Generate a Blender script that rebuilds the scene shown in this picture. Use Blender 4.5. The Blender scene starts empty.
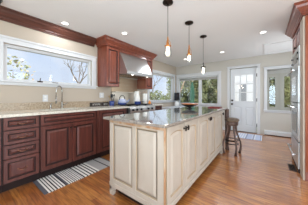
import bpy, bmesh, math, random
from math import pi, sin, cos, radians
from mathutils import Vector, Matrix

random.seed(7)
C = bpy.context.scene.collection
S = bpy.context.scene

# ------------------------------------------------------------------ camera
cam_d = bpy.data.cameras.new('camera')
cam_d.sensor_width = 36.0
cam_d.lens = 148.5 / 308 * 36.0
cam_d.shift_x = 0.0
cam_d.shift_y = -5.5 / 308
cam_d.clip_start = 0.02
cam = bpy.data.objects.new('camera', cam_d)
cam.location = (0, 0, 1.12)
cam.rotation_euler = (radians(90), 0, radians(37))
C.objects.link(cam)
S.camera = cam

# ------------------------------------------------------------------ view, sky, big lights
S.view_settings.view_transform = 'Standard'
S.view_settings.look = 'None'
S.view_settings.gamma = 1.0
S.view_settings.use_curve_mapping = False
S.view_settings.exposure = 0.0

CAN_WATTS = 4.6
W = bpy.data.worlds.new('sky')
S.world = W
W.use_nodes = True
nt = W.node_tree
nt.nodes.clear()
wo = nt.nodes.new('ShaderNodeOutputWorld')
bg = nt.nodes.new('ShaderNodeBackground')
tc = nt.nodes.new('ShaderNodeTexCoord')
sep = nt.nodes.new('ShaderNodeSeparateXYZ')
rmp = nt.nodes.new('ShaderNodeValToRGB')
rmp.color_ramp.elements[0].position = 0.0
rmp.color_ramp.elements[0].color = (0.80, 0.89, 1.0, 1)
rmp.color_ramp.elements[1].position = 0.6
rmp.color_ramp.elements[1].color = (0.42, 0.63, 0.95, 1)
nz = nt.nodes.new('ShaderNodeTexNoise')
nz.inputs['Scale'].default_value = 3.0
nz.inputs['Detail'].default_value = 5.0
cr = nt.nodes.new('ShaderNodeValToRGB')
cr.color_ramp.elements[0].position = 0.48
cr.color_ramp.elements[0].color = (0, 0, 0, 1)
cr.color_ramp.elements[1].position = 0.68
cr.color_ramp.elements[1].color = (1, 1, 1, 1)
mx = nt.nodes.new('ShaderNodeMixRGB')
mx.inputs[2].default_value = (0.95, 0.97, 1.0, 1)
nt.links.new(tc.outputs['Generated'], sep.inputs[0])
nt.links.new(sep.outputs['Z'], rmp.inputs[0])
nt.links.new(tc.outputs['Generated'], nz.inputs['Vector'])
nt.links.new(nz.outputs['Fac'], cr.inputs[0])
nt.links.new(cr.outputs[0], mx.inputs[0])
nt.links.new(rmp.outputs[0], mx.inputs[1])
nt.links.new(mx.outputs[0], bg.inputs['Color'])
nt.links.new(bg.outputs[0], wo.inputs['Surface'])
bg.inputs['Strength'].default_value = 1.02


def light(name, kind, loc, energy, color=(1, 1, 1), rot=(0, 0, 0), **kw):
    d = bpy.data.lights.new(name, kind)
    d.energy = energy
    d.color = color
    for k, v in kw.items():
        setattr(d, k, v)
    o = bpy.data.objects.new(name, d)
    o.location = loc
    o.rotation_euler = rot
    C.objects.link(o)
    return o


SUN_DIR = Vector((-0.55, 0.55, -0.75))
light('sun', 'SUN', (0, 0, 10), 5.2, (1.0, 0.95, 0.88), SUN_DIR.to_track_quat('-Z', 'Y').to_euler(), angle=radians(1.0))
# fill lights added at invented openings: rear, dining side and beside the oven tower
FILL_TINT = (0.78, 0.90, 1.0)
light('fill_rear', 'AREA', (0.2, -2.5, 1.25), 2.0, FILL_TINT, (radians(90), 0, 0), shape='RECTANGLE', size=4.2, size_y=2.0)
light('fill_side', 'AREA', (2.9, 0.2, 1.25), 66.0, FILL_TINT, (0, radians(90), 0), shape='RECTANGLE', size=2.0, size_y=3.4)
light('fill_right', 'AREA', (1.0, 4.62, 1.35), 20.0, FILL_TINT, (0, radians(90), 0), shape='RECTANGLE', size=1.3, size_y=1.3)
# uplight added behind the camera to brighten the ceiling and back wall
light('bounce_fill', 'AREA', (0.5, -1.2, 1.3), 155.0, (0.72, 0.885, 1.0), (radians(143), 0, 0), shape='RECTANGLE', size=2.4, size_y=2.0)

# ------------------------------------------------------------------ materials
def lin(r, g, b):
    f = lambda c: (c / 255 / 12.92) if c / 255 <= 0.04045 else ((c / 255 + 0.055) / 1.055) ** 2.4
    return (f(r), f(g), f(b), 1)


def mat(name, col, rough=0.5, metal=0.0, coat=0.0, spec=None, noise=None, bump=None, trans=0.0, ior=1.45, emis=None, estr=0.0, alpha=None):
    """noise=(scale xyz, detail, colour2, lo, hi) mixes a second colour by object-space noise; bump=(scale, strength)."""
    m = bpy.data.materials.new(name)
    m.use_nodes = True
    n = m.node_tree
    b = n.nodes['Principled BSDF']
    b.inputs['Base Color'].default_value = col
    b.inputs['Roughness'].default_value = rough
    b.inputs['Metallic'].default_value = metal
    b.inputs['Coat Weight'].default_value = coat
    b.inputs['Coat Roughness'].default_value = 0.12
    b.inputs['Transmission Weight'].default_value = trans
    b.inputs['IOR'].default_value = ior
    if spec is not None:
        b.inputs['Specular IOR Level'].default_value = spec
    if emis:
        b.inputs['Emission Color'].default_value = emis
        b.inputs['Emission Strength'].default_value = estr
    t = None
    if noise or bump:
        t = n.nodes.new('ShaderNodeTexCoord')
    if noise:
        sc, det, c2, lo, hi = noise
        mp = n.nodes.new('ShaderNodeMapping')
        mp.inputs['Scale'].default_value = sc
        z = n.nodes.new('ShaderNodeTexNoise')
        z.inputs['Scale'].default_value = 1.0
        z.inputs['Detail'].default_value = det
        r = n.nodes.new('ShaderNodeValToRGB')
        r.color_ramp.elements[0].position = lo
        r.color_ramp.elements[0].color = col
        r.color_ramp.elements[1].position = hi
        r.color_ramp.elements[1].color = c2
        n.links.new(t.outputs['Object'], mp.inputs[0])
        n.links.new(mp.outputs[0], z.inputs['Vector'])
        n.links.new(z.outputs['Fac'], r.inputs[0])
        n.links.new(r.outputs[0], b.inputs['Base Color'])
    if bump:
        z2 = n.nodes.new('ShaderNodeTexNoise')
        z2.inputs['Scale'].default_value = bump[0]
        z2.inputs['Detail'].default_value = 3
        bp = n.nodes.new('ShaderNodeBump')
        bp.inputs['Strength'].default_value = bump[1]
        bp.inputs['Distance'].default_value = 0.01
        n.links.new(t.outputs['Object'], z2.inputs['Vector'])
        n.links.new(z2.outputs['Fac'], bp.inputs['Height'])
        n.links.new(bp.outputs[0], b.inputs['Normal'])
    return m


def glass_mat(name, tint=(1, 1, 1, 1), refl=0.08):
    """thin pane: mostly clear, a little mirror."""
    m = bpy.data.materials.new(name)
    m.use_nodes = True
    n = m.node_tree
    n.nodes.clear()
    o = n.nodes.new('ShaderNodeOutputMaterial')
    tr = n.nodes.new('ShaderNodeBsdfTransparent')
    tr.inputs[0].default_value = tint
    gl = n.nodes.new('ShaderNodeBsdfGlossy')
    gl.inputs['Roughness'].default_value = 0.03
    mixn = n.nodes.new('ShaderNodeMixShader')
    mixn.inputs[0].default_value = refl
    n.links.new(tr.outputs[0], mixn.inputs[1])
    n.links.new(gl.outputs[0], mixn.inputs[2])
    n.links.new(mixn.outputs[0], o.inputs[0])
    return m


def floor_mat():
    m = bpy.data.materials.new('oak_strip_floor')
    m.use_nodes = True
    n = m.node_tree
    L = n.links.new
    b = n.nodes['Principled BSDF']
    t = n.nodes.new('ShaderNodeTexCoord')
    br = n.nodes.new('ShaderNodeTexBrick')
    br.offset = 0.37
    br.inputs['Scale'].default_value = 1.0
    br.inputs['Brick Width'].default_value = 1.1
    br.inputs['Row Height'].default_value = 0.062
    br.inputs['Mortar Size'].default_value = 0.0012
    br.inputs['Mortar Smooth'].default_value = 0.3
    br.inputs['Bias'].default_value = 0.0
    br.inputs['Color1'].default_value = lin(206, 140, 70)
    br.inputs['Color2'].default_value = lin(170, 100, 46)
    br.inputs['Mortar'].default_value = lin(110, 58, 26)
    L(t.outputs['Object'], br.inputs['Vector'])
    mp = n.nodes.new('ShaderNodeMapping')
    mp.inputs['Scale'].default_value = (4.5, 40, 1)
    L(t.outputs['Object'], mp.inputs[0])
    z = n.nodes.new('ShaderNodeTexNoise')
    z.inputs['Scale'].default_value = 1.0
    z.inputs['Detail'].default_value = 6
    z.inputs['Distortion'].default_value = 0.6
    L(mp.outputs[0], z.inputs['Vector'])
    r = n.nodes.new('ShaderNodeValToRGB')
    r.color_ramp.elements[0].position = 0.34
    r.color_ramp.elements[0].color = (0.46, 0.33, 0.24, 1)
    r.color_ramp.elements[1].position = 0.62
    r.color_ramp.elements[1].color = (1.08, 1.05, 1.0, 1)
    L(z.outputs['Fac'], r.inputs[0])
    mm = n.nodes.new('ShaderNodeMixRGB')
    mm.blend_type = 'MULTIPLY'
    mm.inputs[0].default_value = 0.85
    L(br.outputs['Color'], mm.inputs[1])
    L(r.outputs[0], mm.inputs[2])
    L(mm.outputs[0], b.inputs['Base Color'])
    b.inputs['Roughness'].default_value = 0.30
    b.inputs['Specular IOR Level'].default_value = 0.5
    b.inputs['Coat Weight'].default_value = 1.0
    b.inputs['Coat IOR'].default_value = 2.6
    b.inputs['Coat Roughness'].default_value = 0.2
    bp = n.nodes.new('ShaderNodeBump')
    bp.inputs['Strength'].default_value = 0.12
    bp.inputs['Distance'].default_value = 0.004
    L(z.outputs['Fac'], bp.inputs['Height'])
    L(bp.outputs[0], b.inputs['Normal'])
    return m


def granite(name, c1, c2, c3, rough=0.12, scale=60, spec=0.5, coat=0.0):
    m = bpy.data.materials.new(name)
    m.use_nodes = True
    n = m.node_tree
    L = n.links.new
    b = n.nodes['Principled BSDF']
    t = n.nodes.new('ShaderNodeTexCoord')
    z = n.nodes.new('ShaderNodeTexNoise')
    z.inputs['Scale'].default_value = scale
    z.inputs['Detail'].default_value = 5
    L(t.outputs['Object'], z.inputs['Vector'])
    r = n.nodes.new('ShaderNodeValToRGB')
    e = r.color_ramp.elements
    e[0].position = 0.36
    e[0].color = c3
    e[1].position = 0.64
    e[1].color = c2
    k = e.new(0.47)
    k.color = c1
    L(z.outputs['Fac'], r.inputs[0])
    z2 = n.nodes.new('ShaderNodeTexNoise')
    z2.inputs['Scale'].default_value = scale * 0.15
    z2.inputs['Detail'].default_value = 3
    L(t.outputs['Object'], z2.inputs['Vector'])
    mm = n.nodes.new('ShaderNodeMixRGB')
    L(z2.outputs['Fac'], mm.inputs[0])
    L(r.outputs[0], mm.inputs[1])
    mm.inputs[2].default_value = c1
    L(mm.outputs[0], b.inputs['Base Color'])
    b.inputs['Roughness'].default_value = rough
    b.inputs['Specular IOR Level'].default_value = spec
    b.inputs['Coat Weight'].default_value = coat
    b.inputs['Coat IOR'].default_value = 2.0
    b.inputs['Coat Roughness'].default_value = 0.05
    return m


def stripe_mat(name, axis, length, bands, rough=0.9):
    """bands: list of (start 0..1, colour), measured along an axis of the object's own coordinates."""
    m = bpy.data.materials.new(name)
    m.use_nodes = True
    n = m.node_tree
    L = n.links.new
    b = n.nodes['Principled BSDF']
    b.inputs['Roughness'].default_value = rough
    b.inputs['Specular IOR Level'].default_value = 0.1
    t = n.nodes.new('ShaderNodeTexCoord')
    s = n.nodes.new('ShaderNodeSeparateXYZ')
    L(t.outputs['Object'], s.inputs[0])
    d = n.nodes.new('ShaderNodeMath')
    d.operation = 'DIVIDE'
    d.inputs[1].default_value = length
    L(s.outputs[axis], d.inputs[0])
    last = None
    for i in range(0, len(bands), 28):
        part = bands[i:i + 28]
        r = n.nodes.new('ShaderNodeValToRGB')
        r.color_ramp.interpolation = 'CONSTANT'
        e = r.color_ramp.elements
        e[0].position = part[0][0]
        e[0].color = part[0][1]
        e[1].position = part[1][0]
        e[1].color = part[1][1]
        for p, c in part[2:]:
            k = e.new(p)
            k.color = c
        L(d.outputs[0], r.inputs[0])
        if last is None:
            last = r.outputs[0]
        else:
            gt = n.nodes.new('ShaderNodeMath')
            gt.operation = 'GREATER_THAN'
            gt.inputs[1].default_value = part[0][0]
            L(d.outputs[0], gt.inputs[0])
            mm = n.nodes.new('ShaderNodeMixRGB')
            L(gt.outputs[0], mm.inputs[0])
            L(last, mm.inputs[1])
            L(r.outputs[0], mm.inputs[2])
            last = mm.outputs[0]
    L(last, b.inputs['Base Color'])
    return m


M = {}
M['wall'] = mat('beige_wall_paint', lin(186, 172, 156), 0.75, bump=(180, 0.04))
M['wall_back'] = mat('greige_wall_paint', lin(200, 194, 184), 0.75, bump=(180, 0.04))
M['ceiling'] = mat('white_ceiling_paint', lin(236, 236, 236), 0.85)
M['trim'] = mat('white_trim_paint', lin(210, 210, 211), 0.4)
M['door'] = mat('white_door_paint', lin(216, 218, 220), 0.38)
M['cherry'] = mat('cherry_wood', lin(104, 55, 46), 0.34, coat=0.25, noise=((30, 30, 3), 5, lin(82, 41, 35), 0.35, 0.7))
M['cherry_h'] = mat('cherry_wood_crosscut', lin(104, 55, 46), 0.34, coat=0.25, noise=((30, 3, 30), 5, lin(82, 41, 35), 0.35, 0.7))
M['cherry_lit'] = mat('cherry_wood_lit', lin(134, 70, 50), 0.34, coat=0.3, noise=((30, 30, 3), 5, lin(106, 50, 36), 0.35, 0.7))  # lighter copy of cherry: brighter light on the upper units put into the colour
M['cherry_side'] = mat('orange_cherry_wood', lin(146, 72, 34), 0.5, noise=((30, 30, 3), 5, lin(118, 52, 24), 0.35, 0.7))
M['cherry_groove'] = mat('cherry_glaze_and_gap_shade', lin(46, 20, 17), 0.45)
M['crown'] = mat('dark_crown_wood', lin(98, 58, 46), 0.5, noise=((30, 3, 30), 5, lin(76, 42, 33), 0.35, 0.7))
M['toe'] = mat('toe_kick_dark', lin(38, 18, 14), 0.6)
M['cream'] = mat('antique_cream_paint', lin(190, 178, 164), 0.45, noise=((9, 9, 4), 4, lin(180, 166, 150), 0.45, 0.8))
M['cream_glaze'] = mat('cream_brown_glaze', lin(172, 150, 124), 0.5)
M['worn'] = mat('worn_corner_wood', lin(176, 132, 96), 0.5, noise=((14, 14, 5), 4, lin(200, 180, 155), 0.4, 0.7))
M['granite_i'] = granite('grey_polished_granite', lin(150, 155, 156), lin(182, 187, 188), lin(108, 108, 106), 0.09, 70, 0.9, 0.9)
M['granite_edge'] = granite('granite_edge', lin(140, 128, 118), lin(166, 158, 148), lin(92, 82, 74), 0.2, 70)
M['granite_w'] = granite('cream_granite', lin(216, 208, 194), lin(230, 225, 214), lin(176, 160, 140), 0.14, 60)
M['splash'] = granite('brown_granite_upstand', lin(168, 148, 124), lin(196, 180, 158), lin(118, 96, 78), 0.2, 45)
M['steel'] = mat('brushed_steel', lin(204, 204, 203), 0.33, 1.0)
M['steel_wall'] = mat('steel_sheet', lin(176, 152, 126), 0.3, 0.85)
M['steel_warm'] = mat('warm_steel_sheet', lin(214, 202, 186), 0.35, 0.7)
M['chrome'] = mat('satin_nickel', lin(190, 186, 180), 0.22, 1.0)
M['black'] = mat('black_enamel', lin(24, 24, 26), 0.35)
M['black_glass'] = mat('black_glass', lin(14, 15, 18), 0.06)
M['iron'] = mat('cast_iron', lin(30, 29, 29), 0.6)
M['bronze'] = mat('dark_bronze', lin(52, 42, 36), 0.38, 0.8)
M['pull'] = mat('antique_brass_pull', lin(150, 104, 84), 0.3, 0.8)
M['copper'] = mat('warm_copper', lin(206, 140, 78), 0.28, 0.9)
M['bulb'] = mat('lit_bulb', lin(255, 240, 214), 0.3, emis=(1.0, 0.9, 0.74, 1), estr=4.5)
M['led'] = mat('lit_led_lens', lin(255, 250, 244), 0.3, emis=(1.0, 0.96, 0.9, 1), estr=3.0)
M['white_gloss'] = mat('white_ceramic', lin(236, 234, 230), 0.18)
M['paper'] = mat('white_paper', lin(238, 237, 234), 0.9)
M['blue'] = mat('blue_enamel', lin(58, 74, 132), 0.2)
M['blue_pale'] = mat('pale_blue_enamel', lin(176, 184, 214), 0.2)
M['orange'] = mat('orange_skin', lin(226, 140, 48), 0.45, bump=(120, 0.1))
M['bowl_in'] = mat('amber_glaze', lin(206, 118, 50), 0.25, noise=((12, 12, 12), 3, lin(170, 84, 34), 0.4, 0.7))
M['bowl_out'] = mat('dark_iron_bowl', lin(44, 32, 28), 0.35, 0.3)
M['red'] = mat('dark_red_lacquer', lin(112, 36, 32), 0.35)
M['shade'] = mat('black_lampshade', lin(34, 32, 36), 0.8)
M['seat'] = mat('brown_leather', lin(116, 96, 78), 0.5, noise=((14, 14, 14), 3, lin(80, 64, 52), 0.4, 0.7))
M['walnut'] = mat('dark_turned_wood', lin(100, 76, 66), 0.45, noise=((40, 40, 5), 4, lin(72, 52, 44), 0.4, 0.7))
M['bark'] = mat('grey_bark', lin(150, 138, 126), 0.9, noise=((12, 12, 3), 4, lin(124, 112, 102), 0.4, 0.7))
M['bark_pale'] = mat('pale_tan_bark', lin(176, 150, 118), 0.9, noise=((12, 12, 3), 4, lin(140, 118, 92), 0.4, 0.7))
M['leaf_dark'] = mat('dark_evergreen', lin(92, 100, 64), 0.7, noise=((3, 3, 3), 4, lin(150, 154, 104), 0.4, 0.7))
M['leaf_mid'] = mat('mid_green_leaf', lin(126, 136, 92), 0.7, noise=((3, 3, 3), 4, lin(164, 166, 120), 0.4, 0.7))
M['leaf_yel'] = mat('yellow_green_leaf', lin(190, 194, 140), 0.7, noise=((3, 3, 3), 4, lin(214, 176, 160), 0.45, 0.7))
M['lawn'] = mat('spring_lawn', lin(128, 138, 84), 0.95, noise=((2, 2, 2), 6, lin(158, 152, 110), 0.4, 0.7))
M['umb'] = mat('green_canvas', lin(58, 104, 82), 0.8)
M['siding'] = mat('white_siding', lin(244, 244, 243), 0.6)
M['siding_grey'] = mat('grey_door_panel', lin(150, 152, 154), 0.6)
M['roof'] = mat('grey_shingle', lin(120, 118, 116), 0.9, noise=((12, 12, 12), 3, lin(96, 94, 92), 0.4, 0.7))
M['greytrim'] = mat('warm_grey_sash_paint', lin(156, 154, 144), 0.5)
M['blind'] = mat('grey_blind_fabric', lin(164, 162, 156), 0.85)
M['pane'] = glass_mat('window_glass', (0.97, 0.98, 1.0, 1), 0.05)
M['shade_glass'] = glass_mat('clear_shade_glass', (0.97, 0.97, 0.97, 1), 0.12)
M['jar'] = glass_mat('green_tinted_glass', (0.75, 0.85, 0.8, 1), 0.15)
M['floor'] = floor_mat()
M['letter'] = mat('white_letter_paint', lin(206, 200, 192), 0.6)
M['sign'] = mat('black_stained_board', lin(50, 42, 38), 0.6)
M['register'] = mat('brown_metal_register', lin(92, 70, 56), 0.4, 0.5)


# ------------------------------------------------------------------ mesh helpers
ORG = {}          # world origin of every empty / object, so that parts can be written in world coordinates


class MB:
    def __init__(self):
        self.v, self.f, self.mi, self.sm = [], [], [], []

    def face(self, idx, m=0, smooth=False):
        self.f.append(idx)
        self.mi.append(m)
        self.sm.append(smooth)

    def add(self, pts):
        k = len(self.v)
        self.v += [tuple(p) for p in pts]
        return k

    def box(self, x0, y0, z0, x1, y1, z1, m=0):
        x0, x1 = sorted((x0, x1)); y0, y1 = sorted((y0, y1)); z0, z1 = sorted((z0, z1))
        k = self.add([(x0, y0, z0), (x1, y0, z0), (x1, y1, z0), (x0, y1, z0), (x0, y0, z1), (x1, y0, z1), (x1, y1, z1), (x0, y1, z1)])
        for q in ((0, 3, 2, 1), (4, 5, 6, 7), (0, 1, 5, 4), (1, 2, 6, 5), (2, 3, 7, 6), (3, 0, 4, 7)):
            self.face([k + i for i in q], m)
        return self

    def lathe(self, cx, cy, prof, n=24, m=0, axis='Z', cz=0.0, close=True):
        """prof: list of (r, h). axis Z: around (cx,cy); axis X / Y: centre (cx,cy,cz), h measured along that axis."""
        rings = []
        for r, h in prof:
            pts = []
            for i in range(n):
                a = 2 * pi * i / n
                c, s = r * cos(a), r * sin(a)
                if axis == 'Z':
                    pts.append((cx + c, cy + s, h))
                elif axis == 'X':
                    pts.append((cx + h, cy + c, cz + s))
                else:
                    pts.append((cx + s, cy + h, cz + c))
            rings.append(self.add(pts))
        for a, b in zip(rings, rings[1:]):
            for i in range(n):
                j = (i + 1) % n
                self.face([a + i, a + j, b + j, b + i], m, True)
        if close:
            self.face([rings[0] + i for i in reversed(range(n))], m)
            self.face([rings[-1] + i for i in range(n)], m)
        return self

    def tube(self, pts, r, n=8, m=0, cap=True):
        """round bar along a polyline; r one radius or one per point."""
        P = [Vector(p) for p in pts]
        R = r if isinstance(r, (list, tuple)) else [r] * len(P)
        prev = None
        rings = []
        for i, p in enumerate(P):
            t = (P[min(i + 1, len(P) - 1)] - P[max(i - 1, 0)]).normalized()
            if prev is None:
                u = t.orthogonal().normalized()
            else:
                u = (prev - t * prev.dot(t))
                u = u.normalized() if u.length > 1e-6 else t.orthogonal().normalized()
            prev = u
            w = t.cross(u)
            rings.append(self.add([p + (u * cos(2 * pi * k / n) + w * sin(2 * pi * k / n)) * R[i] for k in range(n)]))
        for a, b in zip(rings, rings[1:]):
            for i in range(n):
                j = (i + 1) % n
                self.face([a + i, a + j, b + j, b + i], m, True)
        if cap:
            self.face([rings[0] + i for i in reversed(range(n))], m)
            self.face([rings[-1] + i for i in range(n)], m)
        return self

    def sphere(self, c, r, n=16, k=10, m=0, sq=(1, 1, 1)):
        prof = []
        rings = []
        for j in range(1, k):
            a = pi * j / k
            rings.append(self.add([(c[0] + sq[0] * r * sin(a) * cos(2 * pi * i / n), c[1] + sq[1] * r * sin(a) * sin(2 * pi * i / n), c[2] - sq[2] * r * cos(a)) for i in range(n)]))
        b0 = self.add([(c[0], c[1], c[2] - sq[2] * r)])
        t0 = self.add([(c[0], c[1], c[2] + sq[2] * r)])
        for a, b in zip(rings, rings[1:]):
            for i in range(n):
                j = (i + 1) % n
                self.face([a + i, a + j, b + j, b + i], m, True)
        for i in range(n):
            j = (i + 1) % n
            self.face([b0, rings[0] + j, rings[0] + i], m, True)
            self.face([t0, rings[-1] + i, rings[-1] + j], m, True)
        return self

    def prism(self, poly, axis, a, b, m=0):
        """extrude a 2-D polygon. axis 'Y': poly is (x,z); axis 'X': poly is (y,z); axis 'Z': poly is (x,y)."""
        def P(u, w, t):
            return {'Y': (u, t, w), 'X': (t, u, w), 'Z': (u, w, t)}[axis]
        n = len(poly)
        k0 = self.add([P(u, w, a) for u, w in poly])
        k1 = self.add([P(u, w, b) for u, w in poly])
        for i in range(n):
            j = (i + 1) % n
            self.face([k0 + i, k0 + j, k1 + j, k1 + i], m)
        self.face([k0 + i for i in reversed(range(n))], m)
        self.face([k1 + i for i in range(n)], m)
        return self

    def panel(self, org, U, V, N, w, h, rings, back, arch=0.0):
        """a slab w x h whose face is a stack of inset rings (inset, depth, material of the strip that leads to it)."""
        org, U, V, N = Vector(org), Vector(U), Vector(V), Vector(N)
        K = 10 if arch else 1
        n_ = K + 3

        def ring(ins, dep):
            pts = [org + U * ins + V * ins + N * dep, org + U * (w - ins) + V * ins + N * dep]
            drop = arch if ins > 0.03 else 0.0
            for q in range(K + 1):
                u = w - ins - (w - 2 * ins) * q / K
                e = abs(2.0 * q / K - 1.0)
                pts.append(org + U * u + V * (h - ins - drop * e ** 2.5) + N * dep)
            return self.add(pts)
        b = ring(0, -back)
        self.face([b + i for i in reversed(range(n_))])
        prev = b
        last = 0
        for ins, dep, mi in rings:
            r = ring(ins, dep)
            for i in range(n_):
                j = (i + 1) % n_
                self.face([prev + i, prev + j, r + j, r + i], mi)
            prev = r
            last = mi
        self.face([prev + i for i in range(n_)], 0)
        return self

    def build(self, name, mats, parent=None, loc=None, bevel=0.0, fix=True):
        """vertices are in world coordinates; the object's origin is its parent's (or loc)."""
        if parent is not None:
            o0 = Vector(ORG[parent.name])
        else:
            o0 = Vector(loc) if loc else Vector((0, 0, 0))
        me = bpy.data.meshes.new(name)
        me.from_pydata([tuple(Vector(v) - o0) for v in self.v], [], self.f)
        if not isinstance(mats, (list, tuple)):
            mats = [mats]
        for m in mats:
            me.materials.append(m)
        for p, mi, sm in zip(me.polygons, self.mi, self.sm):
            p.material_index = min(mi, len(mats) - 1)
            p.use_smooth = sm
        if fix:
            bm = bmesh.new()
            bm.from_mesh(me)
            bmesh.ops.recalc_face_normals(bm, faces=bm.faces)
            bm.to_mesh(me)
            bm.free()
        me.update()
        o = bpy.data.objects.new(name, me)
        C.objects.link(o)
        if parent is not None:
            o.parent = parent
        else:
            o.location = o0
        ORG[o.name] = tuple(o0)
        if bevel:
            md = o.modifiers.new('edge', 'BEVEL')
            md.width = bevel
            md.segments = 2
            md.limit_method = 'ANGLE'
        return o


def tag(o, label=None, cat=None, group=None, kind=None):
    if label:
        o['label'] = label
    if cat:
        o['category'] = cat
    if group:
        o['group'] = group
    if kind:
        o['kind'] = kind
    return o


def thing(name, label, cat, loc, group=None):
    o = bpy.data.objects.new(name, None)
    o.empty_display_size = 0.05
    o.location = loc
    C.objects.link(o)
    ORG[o.name] = tuple(loc)
    return tag(o, label, cat, group)


def copy_thing(root, loc, label):
    """a copy of a thing with copies of its parts and their sub-parts."""
    r = root.copy()
    C.objects.link(r)
    r.location = loc
    r['label'] = label
    ORG[r.name] = tuple(loc)
    for ch in list(root.children):
        c = ch.copy()
        C.objects.link(c)
        c.parent = r
        for g in list(ch.children):
            d = g.copy()
            C.objects.link(d)
            d.parent = c
    return r


def struct(name, mb, m, parent=None, bevel=0.0):
    o = mb.build(name, m, parent, bevel=bevel)
    o['kind'] = 'structure'
    return o


X, Y, Z = Vector((1, 0, 0)), Vector((0, 1, 0)), Vector((0, 0, 1))
RAISED = [(0.0, -0.003, 0), (0.003, 0.0, 0), (0.052, 0.0, 0), (0.058, -0.009, 1), (0.074, -0.011, 1), (0.098, -0.001, 0), (0.102, 0.0, 0)]
RAISED_S = [(0.0, -0.003, 0), (0.003, 0.0, 0), (0.036, 0.0, 0), (0.041, -0.009, 1), (0.051, -0.010, 1), (0.064, -0.001, 0), (0.067, 0.0, 0)]

# ------------------------------------------------------------------ the room
LW, RW, BW, CH = -3.0, 1.05, 5.53, 2.37
struct('floor', MB().box(-3.2, -2.8, -0.1, 3.2, BW + 0.12, 0.0), M['floor'])
struct('ceiling', MB().box(-3.2, -2.8, CH, 3.2, BW + 0.2, CH + 0.1), M['ceiling'])


def wall_x(x0, x1, y0, y1, z0, z1, holes):
    """a wall slab between x0 and x1 running along Y, with rectangular holes (ya, yb, za, zb) sorted along Y."""
    mb = MB()
    y = y0
    for a, b, c, d in holes:
        mb.box(x0, y, z0, x1, a, z1)
        if c > z0:
            mb.box(x0, a, z0, x1, b, c)
        if d < z1:
            mb.box(x0, a, d, x1, b, z1)
        y = b
    mb.box(x0, y, z0, x1, y1, z1)
    return mb


def wall_y(y0, y1, x0, x1, z0, z1, holes):
    mb = MB()
    x = x0
    for a, b, c, d in holes:
        mb.box(x, y0, z0, a, y1, z1)
        if c > z0:
            mb.box(a, y0, z0, b, y1, c)
        if d < z1:
            mb.box(a, y0, d, b, y1, z1)
        x = b
    mb.box(x, y0, z0, x1, y1, z1)
    return mb


W1 = (0.40, 1.745, 1.36, 1.90)      # sink window: y0 y1 z0 z1
W2 = (3.72, 5.30, 0.97, 1.93)       # corner window in the left wall
W3 = (-2.90, -1.33, 0.84, 1.90)     # back window: x0 x1 z0 z1
DR = (-0.97, -0.215, 0.0, 2.06)     # door
W4 = (0.03, 0.57, 0.74, 1.93)       # window beside the door
struct('wall_left', wall_x(LW - 0.14, LW, -2.8, BW, 0, CH, [W1, W2]), M['wall'])
struct('wall_back', wall_y(BW, BW + 0.14, -3.14, RW + 0.1, 0, CH, [W3, DR, W4]), M['wall_back'])
struct('wall_right', wall_x(RW, RW + 0.1, 2.72, BW, 0, CH, [(3.95, 5.3, 0.7, 2.0)]), M['wall_back'])  # unseen opening added behind the tower to carry a fill light
struct('wall_partition', MB().box(RW + 0.1, 2.72, 0, 3.1, 2.84, CH), M['wall'])
struct('wall_dining', wall_x(3.0, 3.12, -2.8, 2.72, 0, CH, [(-1.6, 2.0, 0.2, 2.2)]), M['wall'])
struct('wall_rear', wall_y(-2.8, -2.66, -3.14, 3.12, 0, CH, [(-1.9, 2.3, 0.0, 2.15)]), M['wall'])  # rear opening invented to let light in behind the camera


def casing(kind, a, b, c, d, at, out, width, top, sill, m):
    """picture-frame trim around an opening. kind 'x' for a wall along Y (faces +X at x=at), 'y' for the back wall (faces -Y)."""
    mb = MB()
    def bx(u0, z0, u1, z1, t):
        if kind == 'x':
            mb.box(at, u0, z0, at + t, u1, z1)
        else:
            mb.box(u0, at, z0, u1, at - t, z1)
    bx(a - width, c - (sill or 0), a, d, out)
    bx(b, c - (sill or 0), b + width, d, out)
    bx(a - width, d, b + width, d + top, out)
    bx(a - width - 0.012, d + top - 0.03, b + width + 0.012, d + top, out + 0.012)
    if sill:
        bx(a, c - sill, b, c, out)
        bx(a - width - 0.02, c - 0.02, b + width + 0.02, c, out + 0.03)
    return mb


# window_1: wide low window over the sink
w1 = struct('window_1', casing('x', *W1, LW, 0.02, 0.10, 0.10, 0.065, None), M['trim'], bevel=0.003)
s = MB()
for (ya, yb, za, zb) in ((W1[0], W1[0] + 0.045, W1[2], W1[3]), (W1[1] - 0.045, W1[1], W1[2], W1[3]),
                         (W1[0] + 0.045, W1[1] - 0.045, W1[2], W1[2] + 0.035), (W1[0] + 0.045, W1[1] - 0.045, W1[3] - 0.045, W1[3])):
    s.box(LW - 0.09, ya, za, LW - 0.03, yb, zb)
struct('window_sash', s, M['trim'], w1, bevel=0.004)
struct('window_gasket', MB().box(LW - 0.06, W1[0] + 0.04, W1[3] - 0.055, LW - 0.045, W1[1] - 0.04, W1[3] - 0.045), M['blind'], w1)
struct('window_pane', MB().box(LW - 0.066, W1[0] + 0.04, W1[2] + 0.03, LW - 0.060, W1[1] - 0.04, W1[3] - 0.04), M['pane'], w1)
k = MB()
k.box(LW - 0.03, 0.80, W1[2], LW + 0.005, 0.87, W1[2] + 0.025)
k.tube([(LW - 0.01, 0.835, W1[2] + 0.02), (LW, 0.835, W1[2] + 0.05), (LW, 0.84, W1[2] + 0.075)], 0.006)
struct('window_crank', k, M['bronze'], w1)
k = MB().box(LW - 0.03, 1.02, W1[2] + 0.004, LW - 0.02, 1.11, W1[2] + 0.018)
struct('window_latch', k, M['bronze'], w1)

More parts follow.
